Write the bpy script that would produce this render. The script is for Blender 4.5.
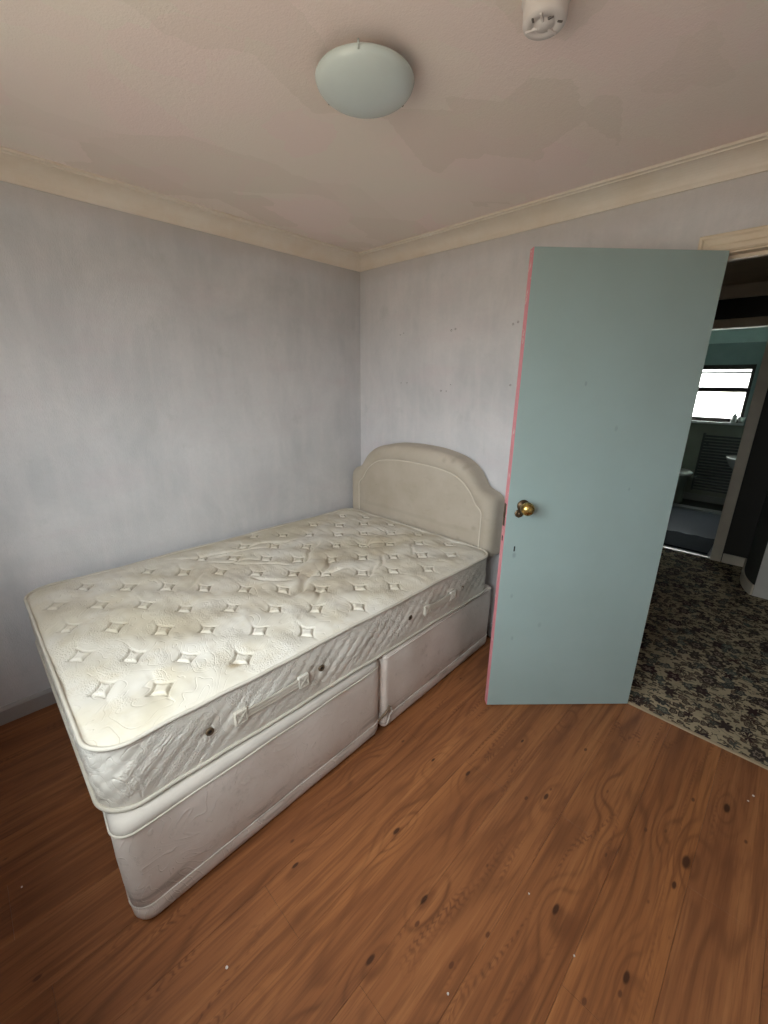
import bpy, bmesh, math, random
import numpy as np
from mathutils import Vector, Matrix
for o in list(bpy.data.objects): bpy.data.objects.remove(o)
S = bpy.context.scene
C = S.collection
PI = math.pi
H = 2.298            # ceiling height
random.seed(4)

# ------------------------------------------------------------------ camera
cam_d = bpy.data.cameras.new('camera'); cam = bpy.data.objects.new('camera', cam_d); C.objects.link(cam)
_r = Vector((0.71214269, 0.70193108, 0.01206425)); _dn = Vector((0.21638076, -0.20311575, -0.95494678)); _f = Vector((-0.66785638, 0.68266885, -0.29653178))
mw = Matrix((( _r.x, -_dn.x, -_f.x), (_r.y, -_dn.y, -_f.y), (_r.z, -_dn.z, -_f.z))).to_4x4()
mw.translation = Vector((2.3227, -2.1162, 1.5194)); cam.matrix_world = mw
cam_d.sensor_fit = 'VERTICAL'; cam_d.sensor_height = 36; cam_d.lens = 417.4 / 1024 * 36; cam_d.clip_start = 0.02
S.camera = cam
# ------------------------------------------------------------------ world: bright overcast sky
W = bpy.data.worlds.new('sky'); S.world = W; W.use_nodes = True
wn = W.node_tree; wn.nodes.clear()
wo = wn.nodes.new('ShaderNodeOutputWorld'); wb = wn.nodes.new('ShaderNodeBackground'); wt = wn.nodes.new('ShaderNodeTexCoord')
ws = wn.nodes.new('ShaderNodeSeparateXYZ'); wr = wn.nodes.new('ShaderNodeValToRGB'); wm = wn.nodes.new('ShaderNodeMapRange')
wm.inputs[1].default_value = -1; wm.inputs[2].default_value = 1
wn.links.new(wt.outputs['Generated'], ws.inputs[0]); wn.links.new(ws.outputs[2], wm.inputs[0]); wn.links.new(wm.outputs[0], wr.inputs[0])
e = wr.color_ramp.elements
e[0].position = 0.0; e[0].color = (0.17, 0.15, 0.12, 1)
e[1].position = 1.0; e[1].color = (0.92, 0.97, 1.02, 1)
for p_, c_ in ((0.485, (0.18, 0.16, 0.13, 1)), (0.515, (0.46, 0.475, 0.49, 1)), (0.75, (0.68, 0.72, 0.76, 1))):
    q_ = e.new(p_); q_.color = c_
wn.links.new(wr.outputs[0], wb.inputs[0]); wb.inputs[1].default_value = 20.0
wn.links.new(wb.outputs[0], wo.inputs[0])
# ------------------------------------------------------------------ exposure, portals
vs = S.view_settings; vs.view_transform = 'Standard'; vs.look = 'None'; vs.gamma = 1; vs.use_curve_mapping = False
vs.exposure = 0.45
S.cycles.max_bounces = 12; S.cycles.diffuse_bounces = 8; S.cycles.transparent_max_bounces = 12
S.cycles.sample_clamp_indirect = 8; S.cycles.caustics_reflective = False; S.cycles.caustics_refractive = False
S.cycles.use_denoising = True
FY = -2.56           # front wall (behind the camera), with the bedroom window
WX0, WX1, WZ0, WZ1 = 1.00, 2.40, 1.08, 2.08
def portal(name, loc, rot, sx, sy):
    l = bpy.data.lights.new(name, 'AREA'); l.shape = 'RECTANGLE'; l.size = sx; l.size_y = sy
    l.cycles.is_portal = True
    o = bpy.data.objects.new(name, l); C.objects.link(o); o.location = loc; o.rotation_euler = rot
portal('window_portal', ((WX0+WX1)/2, FY-0.06, (WZ0+WZ1)/2), (PI/2, 0, 0), WX1-WX0, WZ1-WZ0)
portal('bathroom_portal', (1.33, 4.93, 1.43), (-PI/2, 0, 0), 0.85, 0.7)

# ------------------------------------------------------------------ material helper
class NT:
    def __init__(s, name, rough=0.6, spec=0.5, metal=0.0):
        s.m = bpy.data.materials.new(name); s.m.use_nodes = True; s.t = s.m.node_tree; s.n = s.t.nodes
        s.b = s.n['Principled BSDF']; s.b.inputs['Roughness'].default_value = rough
        s.b.inputs['Specular IOR Level'].default_value = spec; s.b.inputs['Metallic'].default_value = metal
        s.tc = None
    def L(s, a, b): s.t.links.new(a, b)
    def put(s, v, sock):
        if v is None: return
        if hasattr(v, 'is_linked') or isinstance(v, bpy.types.NodeSocket): s.L(v, sock)
        else:
            if isinstance(v, (tuple, list)) and len(v) == 3 and len(sock.default_value) == 4: v = (*v, 1)
            sock.default_value = v
    def obj(s):
        if not s.tc: s.tc = s.n.new('ShaderNodeTexCoord')
        return s.tc.outputs['Object']
    def math(s, op, a, b=None, c=None, clamp=False):
        n = s.n.new('ShaderNodeMath'); n.operation = op; n.use_clamp = clamp
        s.put(a, n.inputs[0]); s.put(b, n.inputs[1]); s.put(c, n.inputs[2]); return n.outputs[0]
    def vmath(s, op, a, b=None):
        n = s.n.new('ShaderNodeVectorMath'); n.operation = op; s.put(a, n.inputs[0]); s.put(b, n.inputs[1])
        return n.outputs['Value'] if op in ('LENGTH', 'DISTANCE', 'DOT_PRODUCT') else n.outputs[0]
    def map(s, v, scale=(1, 1, 1), loc=(0, 0, 0), rot=(0, 0, 0)):
        n = s.n.new('ShaderNodeMapping'); s.put(v, n.inputs[0]); n.inputs[1].default_value = loc; n.inputs[2].default_value = rot; n.inputs[3].default_value = scale
        return n.outputs[0]
    def noise(s, v, scale=5, det=3, rough=0.5, dist=0, col=False):
        n = s.n.new('ShaderNodeTexNoise'); s.put(v, n.inputs['Vector']); n.inputs['Scale'].default_value = scale
        n.inputs['Detail'].default_value = det; n.inputs['Roughness'].default_value = rough; n.inputs['Distortion'].default_value = dist
        return n.outputs['Color' if col else 'Fac']
    def vor(s, v, scale=5, feature='F1', metric='EUCLIDEAN', rand=1.0, out='Distance'):
        n = s.n.new('ShaderNodeTexVoronoi'); n.feature = feature; n.distance = metric; s.put(v, n.inputs['Vector'])
        n.inputs['Scale'].default_value = scale; n.inputs['Randomness'].default_value = rand; return n.outputs[out]
    def rng(s, v, a, b, c=0.0, d=1.0, smooth=False):
        n = s.n.new('ShaderNodeMapRange'); n.interpolation_type = 'SMOOTHSTEP' if smooth else 'LINEAR'
        s.put(v, n.inputs[0])
        for i, q in enumerate((a, b, c, d)): n.inputs[i+1].default_value = q
        return n.outputs[0]
    def mix(s, f, a, b, mode='MIX'):
        n = s.n.new('ShaderNodeMix'); n.data_type = 'RGBA'; n.blend_type = mode
        s.put(f, n.inputs[0]); s.put(a, n.inputs[6]); s.put(b, n.inputs[7]); return n.outputs[2]
    def sep(s, v):
        n = s.n.new('ShaderNodeSeparateXYZ'); s.put(v, n.inputs[0]); return n.outputs
    def comb(s, x, y, z):
        n = s.n.new('ShaderNodeCombineXYZ'); s.put(x, n.inputs[0]); s.put(y, n.inputs[1]); s.put(z, n.inputs[2]); return n.outputs[0]
    def color(s, v): s.put(v, s.b.inputs['Base Color']); return s
    def rough(s, v): s.put(v, s.b.inputs['Roughness']); return s
    def bump(s, h, strength=0.3, dist=0.01):
        n = s.n.new('ShaderNodeBump'); n.inputs['Strength'].default_value = strength; n.inputs['Distance'].default_value = dist
        s.L(h, n.inputs['Height']); s.L(n.outputs[0], s.b.inputs['Normal']); return s
    def blob(s, P, centre, r0, r1, scale=(1, 1, 1)):
        "1 inside a spot of radius r0 fading to 0 at r1"
        d = s.vmath('LENGTH', s.vmath('MULTIPLY', s.vmath('SUBTRACT', P, centre), scale))
        return s.rng(d, r0, r1, 1, 0, True)
def flat(name, col, rough=0.5, spec=0.5, metal=0.0, mott=0.06, sc=9):
    m = NT(name, rough, spec, metal); n = m.noise(m.obj(), sc, 4)
    return m.color(m.mix(m.rng(n, .3, .7), tuple(c*(1-mott) for c in col), tuple(min(1, c*(1+mott)) for c in col))).m

# --- wall paint over lining paper
def wall_mat(name, axis, base, holes=False):
    m = NT(name, 0.75, 0.25); P = m.obj()
    sc = (1, 1, 1)
    cloud = m.noise(m.map(P, (1.0, 1.0, 0.8)), 2.3, 5, 0.62, 0.4)
    strk = m.noise(m.map(P, (5, 5, 0.9)), 3.0, 4, 0.6, 0.2)
    str2 = m.noise(m.map(P, (1.1, 1.1, 4)), 2.0, 4, 0.6)
    c = m.mix(m.rng(cloud, .35, .68), base, tuple(b*f for b, f in zip(base, (.80, .82, .83))))
    c = m.mix(m.rng(strk, .45, .75, 0, .35), c, tuple(b*f for b, f in zip(base, (1.12, 1.07, 1.06))))
    c = m.mix(m.rng(str2, .5, .75, 0, .35), c, tuple(b*f for b, f in zip(base, (.90, .80, .83))))
    g = m.noise(P, 6.5, 6, .7)
    c = m.mix(m.rng(g, .58, .74, 0, .30), c, (0.40, 0.43, 0.41))
    c = m.mix(m.rng(m.noise(P, 55, 3, .7), .35, .65, .0, .12), c, tuple(b*.72 for b in base))
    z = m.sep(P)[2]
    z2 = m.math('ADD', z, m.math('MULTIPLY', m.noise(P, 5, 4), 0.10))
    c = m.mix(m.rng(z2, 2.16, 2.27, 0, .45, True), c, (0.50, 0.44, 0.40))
    m.color(c)
    paper = m.noise(P, 260, 2, .6); weave = m.noise(m.map(P, (90, 90, 22)), 3, 2)
    m.bump(m.math('ADD', m.math('MULTIPLY', paper, .6), m.math('ADD', weave, m.math('MULTIPLY', cloud, 3))), .28, .004)
    return m.m
M = {}
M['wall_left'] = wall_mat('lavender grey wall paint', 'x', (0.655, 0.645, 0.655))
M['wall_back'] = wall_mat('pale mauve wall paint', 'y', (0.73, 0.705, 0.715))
# --- ceiling
m = NT('patchy beige pink ceiling paint', 0.85, 0.2); P = m.obj()
Pj = m.vmath('ADD', P, m.vmath('MULTIPLY', m.noise(m.map(P, (1, 1, 0)), 30, 2, col=True), (.03, .03, 0)))
v = m.vor(m.map(Pj, (1, 1, 0), rot=(0, 0, .35)), 3.9, 'F1', 'CHEBYCHEV', .9, 'Color')
vs_ = m.math('ADD', m.sep(v)[0], m.math('MULTIPLY', m.math('SUBTRACT', m.noise(P, 22, 3), .5), .10))
v2 = m.sep(m.vor(m.map(Pj, (1, .55, 0), rot=(0, 0, -.55), loc=(3, 1, 0)), 4.2, 'F1', 'CHEBYCHEV', 1, 'Color'))[1]
cl = m.noise(P, 1.7, 4, .55, .4)
c = m.mix(m.rng(cl, .35, .65), (0.82, 0.735, 0.65), (0.85, 0.71, 0.655))
c = m.mix(m.rng(vs_, .45, .85, 0, .42), c, (0.86, 0.67, 0.645))
c = m.mix(m.rng(v2, .50, .85, 0, .38), c, (0.68, 0.59, 0.50))
m.color(c)
m.bump(m.math('ADD', m.noise(P, 210, 3, .6), m.math('MULTIPLY', m.noise(P, 90, 2), .5)), .35, .003); M['ceiling'] = m.m
# --- cream painted cornice and woodwork
def cream(name, col):
    m = NT(name, 0.5, 0.35); P = m.obj(); n = m.noise(P, 5, 5, .65); s = m.noise(m.map(P, (3, 3, 40)), 3, 3)
    c = m.mix(m.rng(n, .38, .7), col, tuple(a*b for a, b in zip(col, (.93, .88, .82))))
    c = m.mix(m.rng(s, .62, .8, 0, .25), c, tuple(a*b for a, b in zip(col, (.78, .70, .60))))
    return m.color(c).bump(m.noise(P, 30, 3), .15, .004).m
M['cornice'] = cream('aged cream cornice paint', (0.77, 0.69, 0.60))
M['wood_cream'] = cream('aged cream gloss woodwork', (0.72, 0.62, 0.49))
M['skirting'] = cream('grey white skirting gloss', (0.38, 0.36, 0.36))
# --- laminate plank
m = NT('rustic pine laminate', 0.5, 0.3); P = m.obj()
geo = m.n.new('ShaderNodeNewGeometry'); PWd = geo.outputs['Position']
col_ = m.n.new('ShaderNodeTexWhiteNoise'); col_.noise_dimensions = '1D'; m.L(m.math('FLOOR', m.math('DIVIDE', m.math('ADD', m.sep(PWd)[0], .09), .19)), col_.inputs['W'])
rnd = col_.outputs['Value']      # each column of boards is cut from another stretch of the print
P = m.vmath('ADD', PWd, m.comb(m.math('MULTIPLY', rnd, 7.3), m.math('MULTIPLY', rnd, 31.7), 0))
px, py, pz = m.sep(P)
KN = [(2.109, -1.131, 1.0), (2.308, -1.147, 1.0), (2.363, -.692, 1.5), (2.434, -.359, 1.3), (2.29, -.622, .5), (2.091, -.608, .5), (2.165, -.86, .5), (1.61, -1.304, .9), (1.81, -1.394, .9), (1.795, -1.608, .9), (1.96, -1.70, .7), (1.99, -1.66, .7), (1.66, -.93, .8), (1.93, -.80, .9), (1.74, -.62, .6), (1.52, -.98, .6), (2.35, -.80, .8), (1.45, -1.62, .7)]
kn_all = None; kn_core = None
for kx_, ky_, ks in KN:
    dv_ = m.vmath('LENGTH', m.vmath('MULTIPLY', m.vmath('SUBTRACT', PWd, (kx_, ky_, 0)), (1, .40, 0)))
    a_ = m.rng(dv_, 0, .075*(.6+.4*ks), ks**.5*.9, 0, True); b_ = m.rng(dv_, .0045*ks, .0095*ks, ks if ks < .6 else 1, 0, True)
    kn_all = a_ if kn_all is None else m.math('MAXIMUM', kn_all, a_); kn_core = b_ if kn_core is None else m.math('MAXIMUM', kn_core, b_)
ring_n = m.noise(m.comb(m.math('MULTIPLY', px, 4.5), m.math('MULTIPLY', py, .8), 0), 1.0, 2, .4)
kv = m.comb(m.math('MULTIPLY', px, 5.2), m.math('MULTIPLY', py, 2.6), 0)
kd = m.vor(kv, 1.0, 'F1', 'EUCLIDEAN', .9)
kcol = m.sep(m.vor(kv, 1.0, 'F1', 'EUCLIDEAN', .9, 'Color'))
knoton = m.rng(kcol[0], .50, .54)
kf = m.math('MULTIPLY', m.rng(kd, 0, .42, 1, 0, True), knoton)
phase = m.math('ADD', m.math('ADD', m.math('MULTIPLY', px, 95), m.math('MULTIPLY', ring_n, 70)), m.math('ADD', m.math('MULTIPLY', kf, 16), m.math('MULTIPLY', kn_all, 13)))
sn = m.math('POWER', m.math('ADD', m.math('MULTIPLY', m.math('SINE', phase), .5), .5), 3.5)
fib = m.noise(m.comb(m.math('MULTIPLY', px, 160), m.math('MULTIPLY', py, 5), 0), 1, 3, .6)
fib2 = m.noise(m.comb(m.math('MULTIPLY', px, 34), m.math('MULTIPLY', py, 1.6), 0), 1, 4, .6)
grainmask = m.rng(m.noise(m.comb(m.math('MULTIPLY', px, 4), m.math('MULTIPLY', py, 1.3), 4), 1, 2), .42, .62, .08, .85, True)
grainmask = m.math('MAXIMUM', grainmask, m.math('MULTIPLY', kn_all, .8))
grainmask = m.math('MAXIMUM', grainmask, m.math('MULTIPLY', m.rng(m.vmath('LENGTH', m.vmath('MULTIPLY', m.vmath('SUBTRACT', PWd, (1.87, -1.50, 0)), (1, .13, 0))), .03, .07, 1, 0, True), .95))
tone = m.noise(m.comb(m.math('MULTIPLY', px, 9), m.math('MULTIPLY', py, .55), 9), 1, 3)
c = m.mix(m.rng(tone, .34, .66), (0.35, 0.134, 0.046), (0.20, 0.070, 0.024))
c = m.mix(m.rng(rnd, 0, 1, 0, .35), c, (0.30, 0.125, 0.055))
c = m.mix(m.math('MULTIPLY', sn, m.math('MULTIPLY', grainmask, .9)), c, (0.115, 0.040, 0.015))
c = m.mix(m.rng(fib2, .52, .62, 0, .58), c, (0.15, 0.052, 0.020))
c = m.mix(m.rng(fib2, .46, .34, 0, .35), c, (0.48, 0.205, 0.078))
stp = m.n.new('ShaderNodeTexWhiteNoise'); stp.noise_dimensions = '1D'; m.L(m.math('FLOOR', m.math('MULTIPLY', px, 1/.095)), stp.inputs['W'])
c = m.mix(m.math('MULTIPLY', stp.outputs['Value'], .30), c, (0.20, 0.075, 0.032))
c = m.mix(m.rng(m.noise(m.comb(m.math('MULTIPLY', px, 12), m.math('MULTIPLY', py, 2.4), 5), 1, 3, .6), .58, .72, 0, .55), c, (0.13, 0.045, 0.02))
c = m.mix(m.rng(fib, .5, .70, 0, .45), c, (0.11, 0.040, 0.016))
# saw-tooth heart figure: short cross ticks along the middle of some boards
tick = m.math('POWER', m.math('ADD', m.math('MULTIPLY', m.math('SINE', m.math('ADD', m.math('MULTIPLY', py, 260), m.math('MULTIPLY', m.math('ABSOLUTE', m.math('SUBTRACT', m.noise(m.comb(m.math('MULTIPLY', px, 30), m.math('MULTIPLY', py, 6), 0), 1, 2), .5)), 40))), .5), .5), 2)
tmask = m.math('MULTIPLY', m.rng(m.math('ABSOLUTE', m.math('SUBTRACT', m.noise(m.comb(m.math('MULTIPLY', px, 7), m.math('MULTIPLY', py, .9), 2), 1, 1), .5)), .0, .025, 1, 0, True),
               m.rng(m.noise(m.comb(m.math('MULTIPLY', px, 3), m.math('MULTIPLY', py, 1.9), 7), 1, 1), .5, .6))
c = m.mix(m.math('MULTIPLY', tick, m.math('MULTIPLY', tmask, .8)), c, (0.12, 0.042, 0.018))
halo = m.math('MULTIPLY', m.rng(kd, .05, .22, 1, 0, True), knoton)
c = m.mix(m.math('MULTIPLY', halo, .45), c, (0.17, 0.062, 0.027))
core = m.math('MULTIPLY', m.rng(m.math('ADD', kd, m.math('MULTIPLY', m.math('SUBTRACT', fib2, .5), .06)), .030, .060, 1, 0, True), knoton)
c = m.mix(m.math('MULTIPLY', core, .9), c, (0.055, 0.020, 0.010))
c = m.mix(m.math('MULTIPLY', kn_core, .92), c, (0.045, 0.016, 0.008))
sd = m.vor(m.comb(m.math('MULTIPLY', px, 11), m.math('MULTIPLY', py, 6), 3), 1.0)
c = m.mix(m.rng(sd, .04, .08, .9, 0, True), c, (0.10, 0.035, 0.016))
m.color(c); m.rough(m.rng(fib, .3, .7, .36, .50))
m.bump(m.math('ADD', m.math('MULTIPLY', fib, .5), m.math('MULTIPLY', sn, -.3)), .12, .002); M['plank'] = m.m
M['subfloor'] = flat('dark floor underlay', (0.05, 0.03, 0.02), .9)
# --- fabrics
def damask(m, P, f=34, dist=1.2):
    n = m.noise(P, 5.5, 1.2, .5, dist)
    s = m.math('ABSOLUTE', m.math('SINE', m.math('MULTIPLY', n, f)))
    return m.rng(s, .0, .30, 0, 1, True)
m = NT('cream quilted ticking', 0.8, 0.15); P = m.obj()
dm = damask(m, P, 42); dots = m.vor(P, 190)
msk = m.rng(m.noise(P, 6, 2), .50, .56)
lo = m.noise(P, 2.4, 4, .6, .5)
c = m.mix(m.rng(lo, .38, .64), (0.70, 0.665, 0.60), (0.62, 0.565, 0.45))
c = m.mix(m.rng(m.noise(P, 9, 4, .65), .50, .72, 0, .6), c, (0.58, 0.505, 0.38))
stain = m.math('ADD', m.noise(P, 12, 4), -.5)
Pw = m.vmath('ADD', P, m.vmath('MULTIPLY', m.vmath('SUBTRACT', m.noise(P, 14, 3, col=True), (.5, .5, .5)), (.06, .06, .0)))
for cx, cy, r, k, sc_ in ((1.16, -1.625, .022, .85, (1, 1, 0)), (.80, -1.62, .13, .35, (1, .8, 0)), (.80, -1.35, .15, .30, (1, 1, 0)), (.34, -1.93, .12, .25, (1, 1, 0)),
                          (.93, -1.05, .13, .40, (1, .7, 0)), (.72, -1.02, .12, .55, (1.6, .7, 0)), (.66, -.80, .14, .35, (1, 1, 0)), (.66, -.47, .10, .35, (1, 1, 0)), (.5, -1.4, .2, .3, (1, .6, 0)), (.8, -.6, .09, .3, (1, 1, 0))):
    c = m.mix(m.math('MULTIPLY', m.blob(Pw, (cx, cy, 0), r*.3, r*1.3, sc_), k), c, (0.42, 0.335, 0.22))
ga = m.n.new('ShaderNodeAttribute'); ga.attribute_name = 'seam'      # patchy darker brown along the stitched tuft outlines
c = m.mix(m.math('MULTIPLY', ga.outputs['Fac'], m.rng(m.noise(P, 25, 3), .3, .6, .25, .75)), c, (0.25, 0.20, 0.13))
m.color(m.mix(m.math('MULTIPLY', m.math('SUBTRACT', 1.0, dm), .04), c, (0.50, 0.45, 0.36)))
m.bump(m.math('ADD', m.math('MULTIPLY', dm, .8), m.math('MULTIPLY', m.math('MULTIPLY', dots, msk), 1.6)), .40, .003); M['ticking'] = m.m
m = NT('cream quilted border ticking', 0.8, 0.15); P = m.obj()
dm = damask(m, P, 55); dots = m.vor(P, 170); msk = m.rng(m.noise(P, 8, 2), .46, .52)
c = m.mix(m.rng(m.noise(P, 3, 4, .6), .4, .65), (0.70, 0.665, 0.60), (0.62, 0.57, 0.49))
c = m.mix(m.math('MULTIPLY', m.math('SUBTRACT', 1.0, dm), .35), c, (0.86, 0.82, 0.74))
m.color(m.mix(m.math('MULTIPLY', m.rng(dots, .45, .2, 0, 1), m.math('MULTIPLY', msk, .25)), c, (0.42, 0.38, 0.33)))
m.bump(m.math('ADD', dm, m.math('MULTIPLY', m.math('MULTIPLY', dots, msk), 1.5)), .50, .0035); M['border'] = m.m
m = NT('worn pinkish cream divan fabric', 0.72, 0.2); P = m.obj()
dm = damask(m, P, 26, 1.8)
c = m.mix(m.rng(m.noise(P, 3, 5, .65), .38, .66), (0.70, 0.63, 0.575), (0.62, 0.54, 0.48))
c = m.mix(m.rng(m.noise(P, 16, 5, .7), .60, .78, 0, .5), c, (0.34, 0.285, 0.24))
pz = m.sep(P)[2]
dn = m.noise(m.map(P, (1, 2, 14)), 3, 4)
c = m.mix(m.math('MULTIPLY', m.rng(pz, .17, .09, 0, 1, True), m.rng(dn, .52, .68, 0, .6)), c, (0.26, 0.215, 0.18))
c = m.mix(m.math('MULTIPLY', m.math('SUBTRACT', 1.0, dm), .16), c, (0.72, 0.67, 0.62))
m.color(c); m.bump(m.math('ADD', m.math('MULTIPLY', dm, -1.0), m.noise(P, 9, 3)), .38, .005); M['divan'] = m.m
M['divan_lip'] = flat('pale non slip divan top', (0.60, 0.555, 0.50), .8, .15, sc=14)
m = NT('piping tape', 0.7, 0.2); P = m.obj(); st = m.noise(P, 120, 2)
m.color(m.mix(m.rng(m.noise(P, 6, 4), .4, .7), (0.58, 0.54, 0.465), (0.48, 0.435, 0.36))); m.bump(st, .3, .002); M['piping'] = m.m
m = NT('beige velour headboard fabric', 0.9, 0.1); P = m.obj()
c = m.mix(m.rng(m.noise(P, 4, 5, .6), .38, .66), (0.52, 0.455, 0.38), (0.45, 0.385, 0.305))
c = m.mix(m.rng(m.noise(m.map(P, (1.5, 1, 3), loc=(.2, 0, .1)), 9, 5, .7), .58, .80, 0, .35), c, (0.30, 0.245, 0.19))
hz = m.math('ABSOLUTE', m.math('SUBTRACT', m.sep(P)[2], m.math('ADD', .685, m.math('MULTIPLY', m.noise(P, 8, 3), .02))))
c = m.mix(m.math('MULTIPLY', m.rng(m.math('ABSOLUTE', m.sep(P)[0]), .40, .50, 1, 0), m.rng(hz, .004, .020, .16, 0, True)), c, (0.30, 0.25, 0.20))
for cx, cz in ((1.0, .63), (1.10, .72), (.87, 1.085), (1.01, 1.06), (.93, 1.09)):
    c = m.mix(m.math('MULTIPLY', m.blob(P, (cx-.627, 0, cz), .002, .024, (1, 0, 1)), .3), c, (0.25, 0.20, 0.15))
m.color(c)
m.b.inputs['Sheen Weight'].default_value = .15; m.bump(m.noise(P, 220, 2), .25, .002); M['velour'] = m.m
M['velour_pipe'] = flat('cream headboard piping', (0.66, 0.60, 0.51), .8, .2)
M['webbing'] = flat('frayed brown webbing', (0.16, 0.11, 0.07), .9, mott=.35, sc=60)
M['dark'] = flat('dark hole', (0.012, 0.010, 0.008), .9)
M['eyelet'] = flat('dull bronze eyelet', (0.14, 0.10, 0.06), .45, metal=.6)
M['steel'] = flat('dull steel', (0.45, 0.43, 0.40), .4, metal=.9)
# --- door
m = NT('pale duck egg blue gloss', 0.42, 0.5); P = m.obj()
c = m.mix(m.rng(m.noise(P, 2.2, 4, .6), .35, .68), (0.325, 0.42, 0.41), (0.30, 0.385, 0.37))
for cx, cz, r, k in ((.655, .80, .012, .45), (.645, .60, .010, .3), (.50, .45, .012, .25), (.30, 1.35, .010, .3), (.62, .38, .010, .3), (.45, 1.52, .008, .4), (.2, 1.1, .007, .3)):
    c = m.mix(m.math('MULTIPLY', m.blob(P, (cx, 0, cz), r*.2, r, (1, 0, .6)), k), c, (0.16, 0.19, 0.19))
m.color(c); m.bump(m.noise(m.map(P, (1, 1, .35)), 60, 3), .06, .002); M['door'] = m.m
m = NT('chipped pink edge paint', 0.4, 0.5); P = m.obj()
c = m.mix(m.rng(m.noise(P, 30, 4), .62, .68), (0.68, 0.255, 0.29), (0.72, 0.52, 0.50))
m.color(c); M['pink'] = m.m
m = NT('worn brass', 0.25, 0.5, 1.0); P = m.obj()
m.color(m.mix(m.rng(m.noise(P, 55, 4), .45, .65), (0.60, 0.42, 0.14), (0.22, 0.145, 0.05))); m.rough(m.rng(m.noise(P, 70, 3), .3, .7, .16, .4)); M['brass'] = m.m
M['old_brass'] = flat('tarnished dark brass', (0.10, 0.065, 0.035), .4, metal=.8, mott=.3, sc=80)
# --- ceiling fittings
M['opal'] = flat('dusty opal glass', (0.56, 0.62, 0.60), .22, .5, mott=.03)
M['white_plastic'] = flat('yellowed white plastic', (0.66, 0.60, 0.57), .45)
M['grey_plastic'] = flat('dark plastic slot', (0.13, 0.11, 0.10), .6)
# --- hall
m = NT('beige floral carpet', 0.95, 0.1); P0 = m.obj()
P = m.vmath('ADD', P0, m.vmath('MULTIPLY', m.vmath('SUBTRACT', m.noise(P0, 9, 1, col=True), (.5, .5, .5)), (.05, .05, 0)))
c = m.mix(m.rng(m.noise(P, 3, 3), .4, .6), (0.46, 0.37, 0.245), (0.36, 0.295, 0.195))
def flowers(c, scale, loc, petals, R, dark, light, rnd):
    Q = m.map(P, (1, 1, 0), loc=loc)
    n = m.n.new('ShaderNodeTexVoronoi'); n.inputs['Scale'].default_value = scale; n.inputs['Randomness'].default_value = rnd; m.L(Q, n.inputs['Vector'])
    d = n.outputs['Distance']; dv = m.vmath('SUBTRACT', m.vmath('MULTIPLY', Q, (scale,)*3), m.vmath('MULTIPLY', n.outputs['Position'], (scale,)*3))
    sx, sy, _ = m.sep(dv); ang = m.math('ARCTAN2', sy, sx)
    rr = m.math('MULTIPLY', m.math('ADD', 1.0, m.math('MULTIPLY', m.math('COSINE', m.math('MULTIPLY', ang, petals)), .17)), R)
    q = m.math('DIVIDE', d, rr)
    body = m.rng(q, .92, 1.06, 1, 0); ring = m.math('MULTIPLY', m.rng(q, .36, .42), m.rng(q, .54, .60, 1, 0)); eye = m.rng(q, .16, .22, 1, 0)
    cc = m.mix(m.sep(n.outputs['Color'])[0], dark[0], dark[1])
    c = m.mix(body, c, cc); c = m.mix(m.math('MULTIPLY', ring, .6), c, light); return m.mix(m.math('MULTIPLY', eye, .8), c, light)
# curls: thin contour lines
cn = m.noise(P0, 9, 1, .4, .8); cu = m.math('ABSOLUTE', m.math('SINE', m.math('MULTIPLY', cn, 26)))
c = m.mix(m.math('MULTIPLY', m.rng(cu, .14, .26, 1, 0), m.rng(m.noise(P0, 13, 1), .40, .46)), c, (0.13, 0.12, 0.085))
c = flowers(c, 40, (.7, .2, 0), 2, .36, ((.06, .04, .03), (.10, .08, .05)), (.30, .26, .18), 1)
c = flowers(c, 24, (.3, .1, 0), 3, .40, ((.05, .035, .028), (.11, .07, .05)), (.30, .26, .18), 1)
c = flowers(c, 15, (1.3, .7, 0), 5, .40, ((.035, .020, .022), (.085, .10, .085)), (.33, .29, .21), .8)
c = flowers(c, 9, (0, 0, 0), 6, .36, ((.040, .018, .020), (.055, .045, .035)), (.36, .27, .21), .55)
m.color(c); m.bump(m.noise(P0, 420, 2), .6, .004); M['carpet'] = m.m
M['hall_paint'] = flat('dark olive brown hall paint', (0.16, 0.15, 0.115), .7)
M['hall_dark'] = flat('very dark hall paint', (0.035, 0.032, 0.026), .7)
M['hall_ceiling'] = flat('brownish beige hall ceiling', (0.50, 0.41, 0.30), .8)
M['hall_white'] = flat('off white hall wall', (0.62, 0.59, 0.54), .7)
M['frame_brown'] = flat('dull beige brown frame paint', (0.70, 0.63, 0.51), .5)
M['strip'] = flat('beige threshold strip', (0.36, 0.27, 0.17), .4)
M['fanlight'] = flat('dark brown fanlight board', (0.012, 0.011, 0.009), .4)
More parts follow.
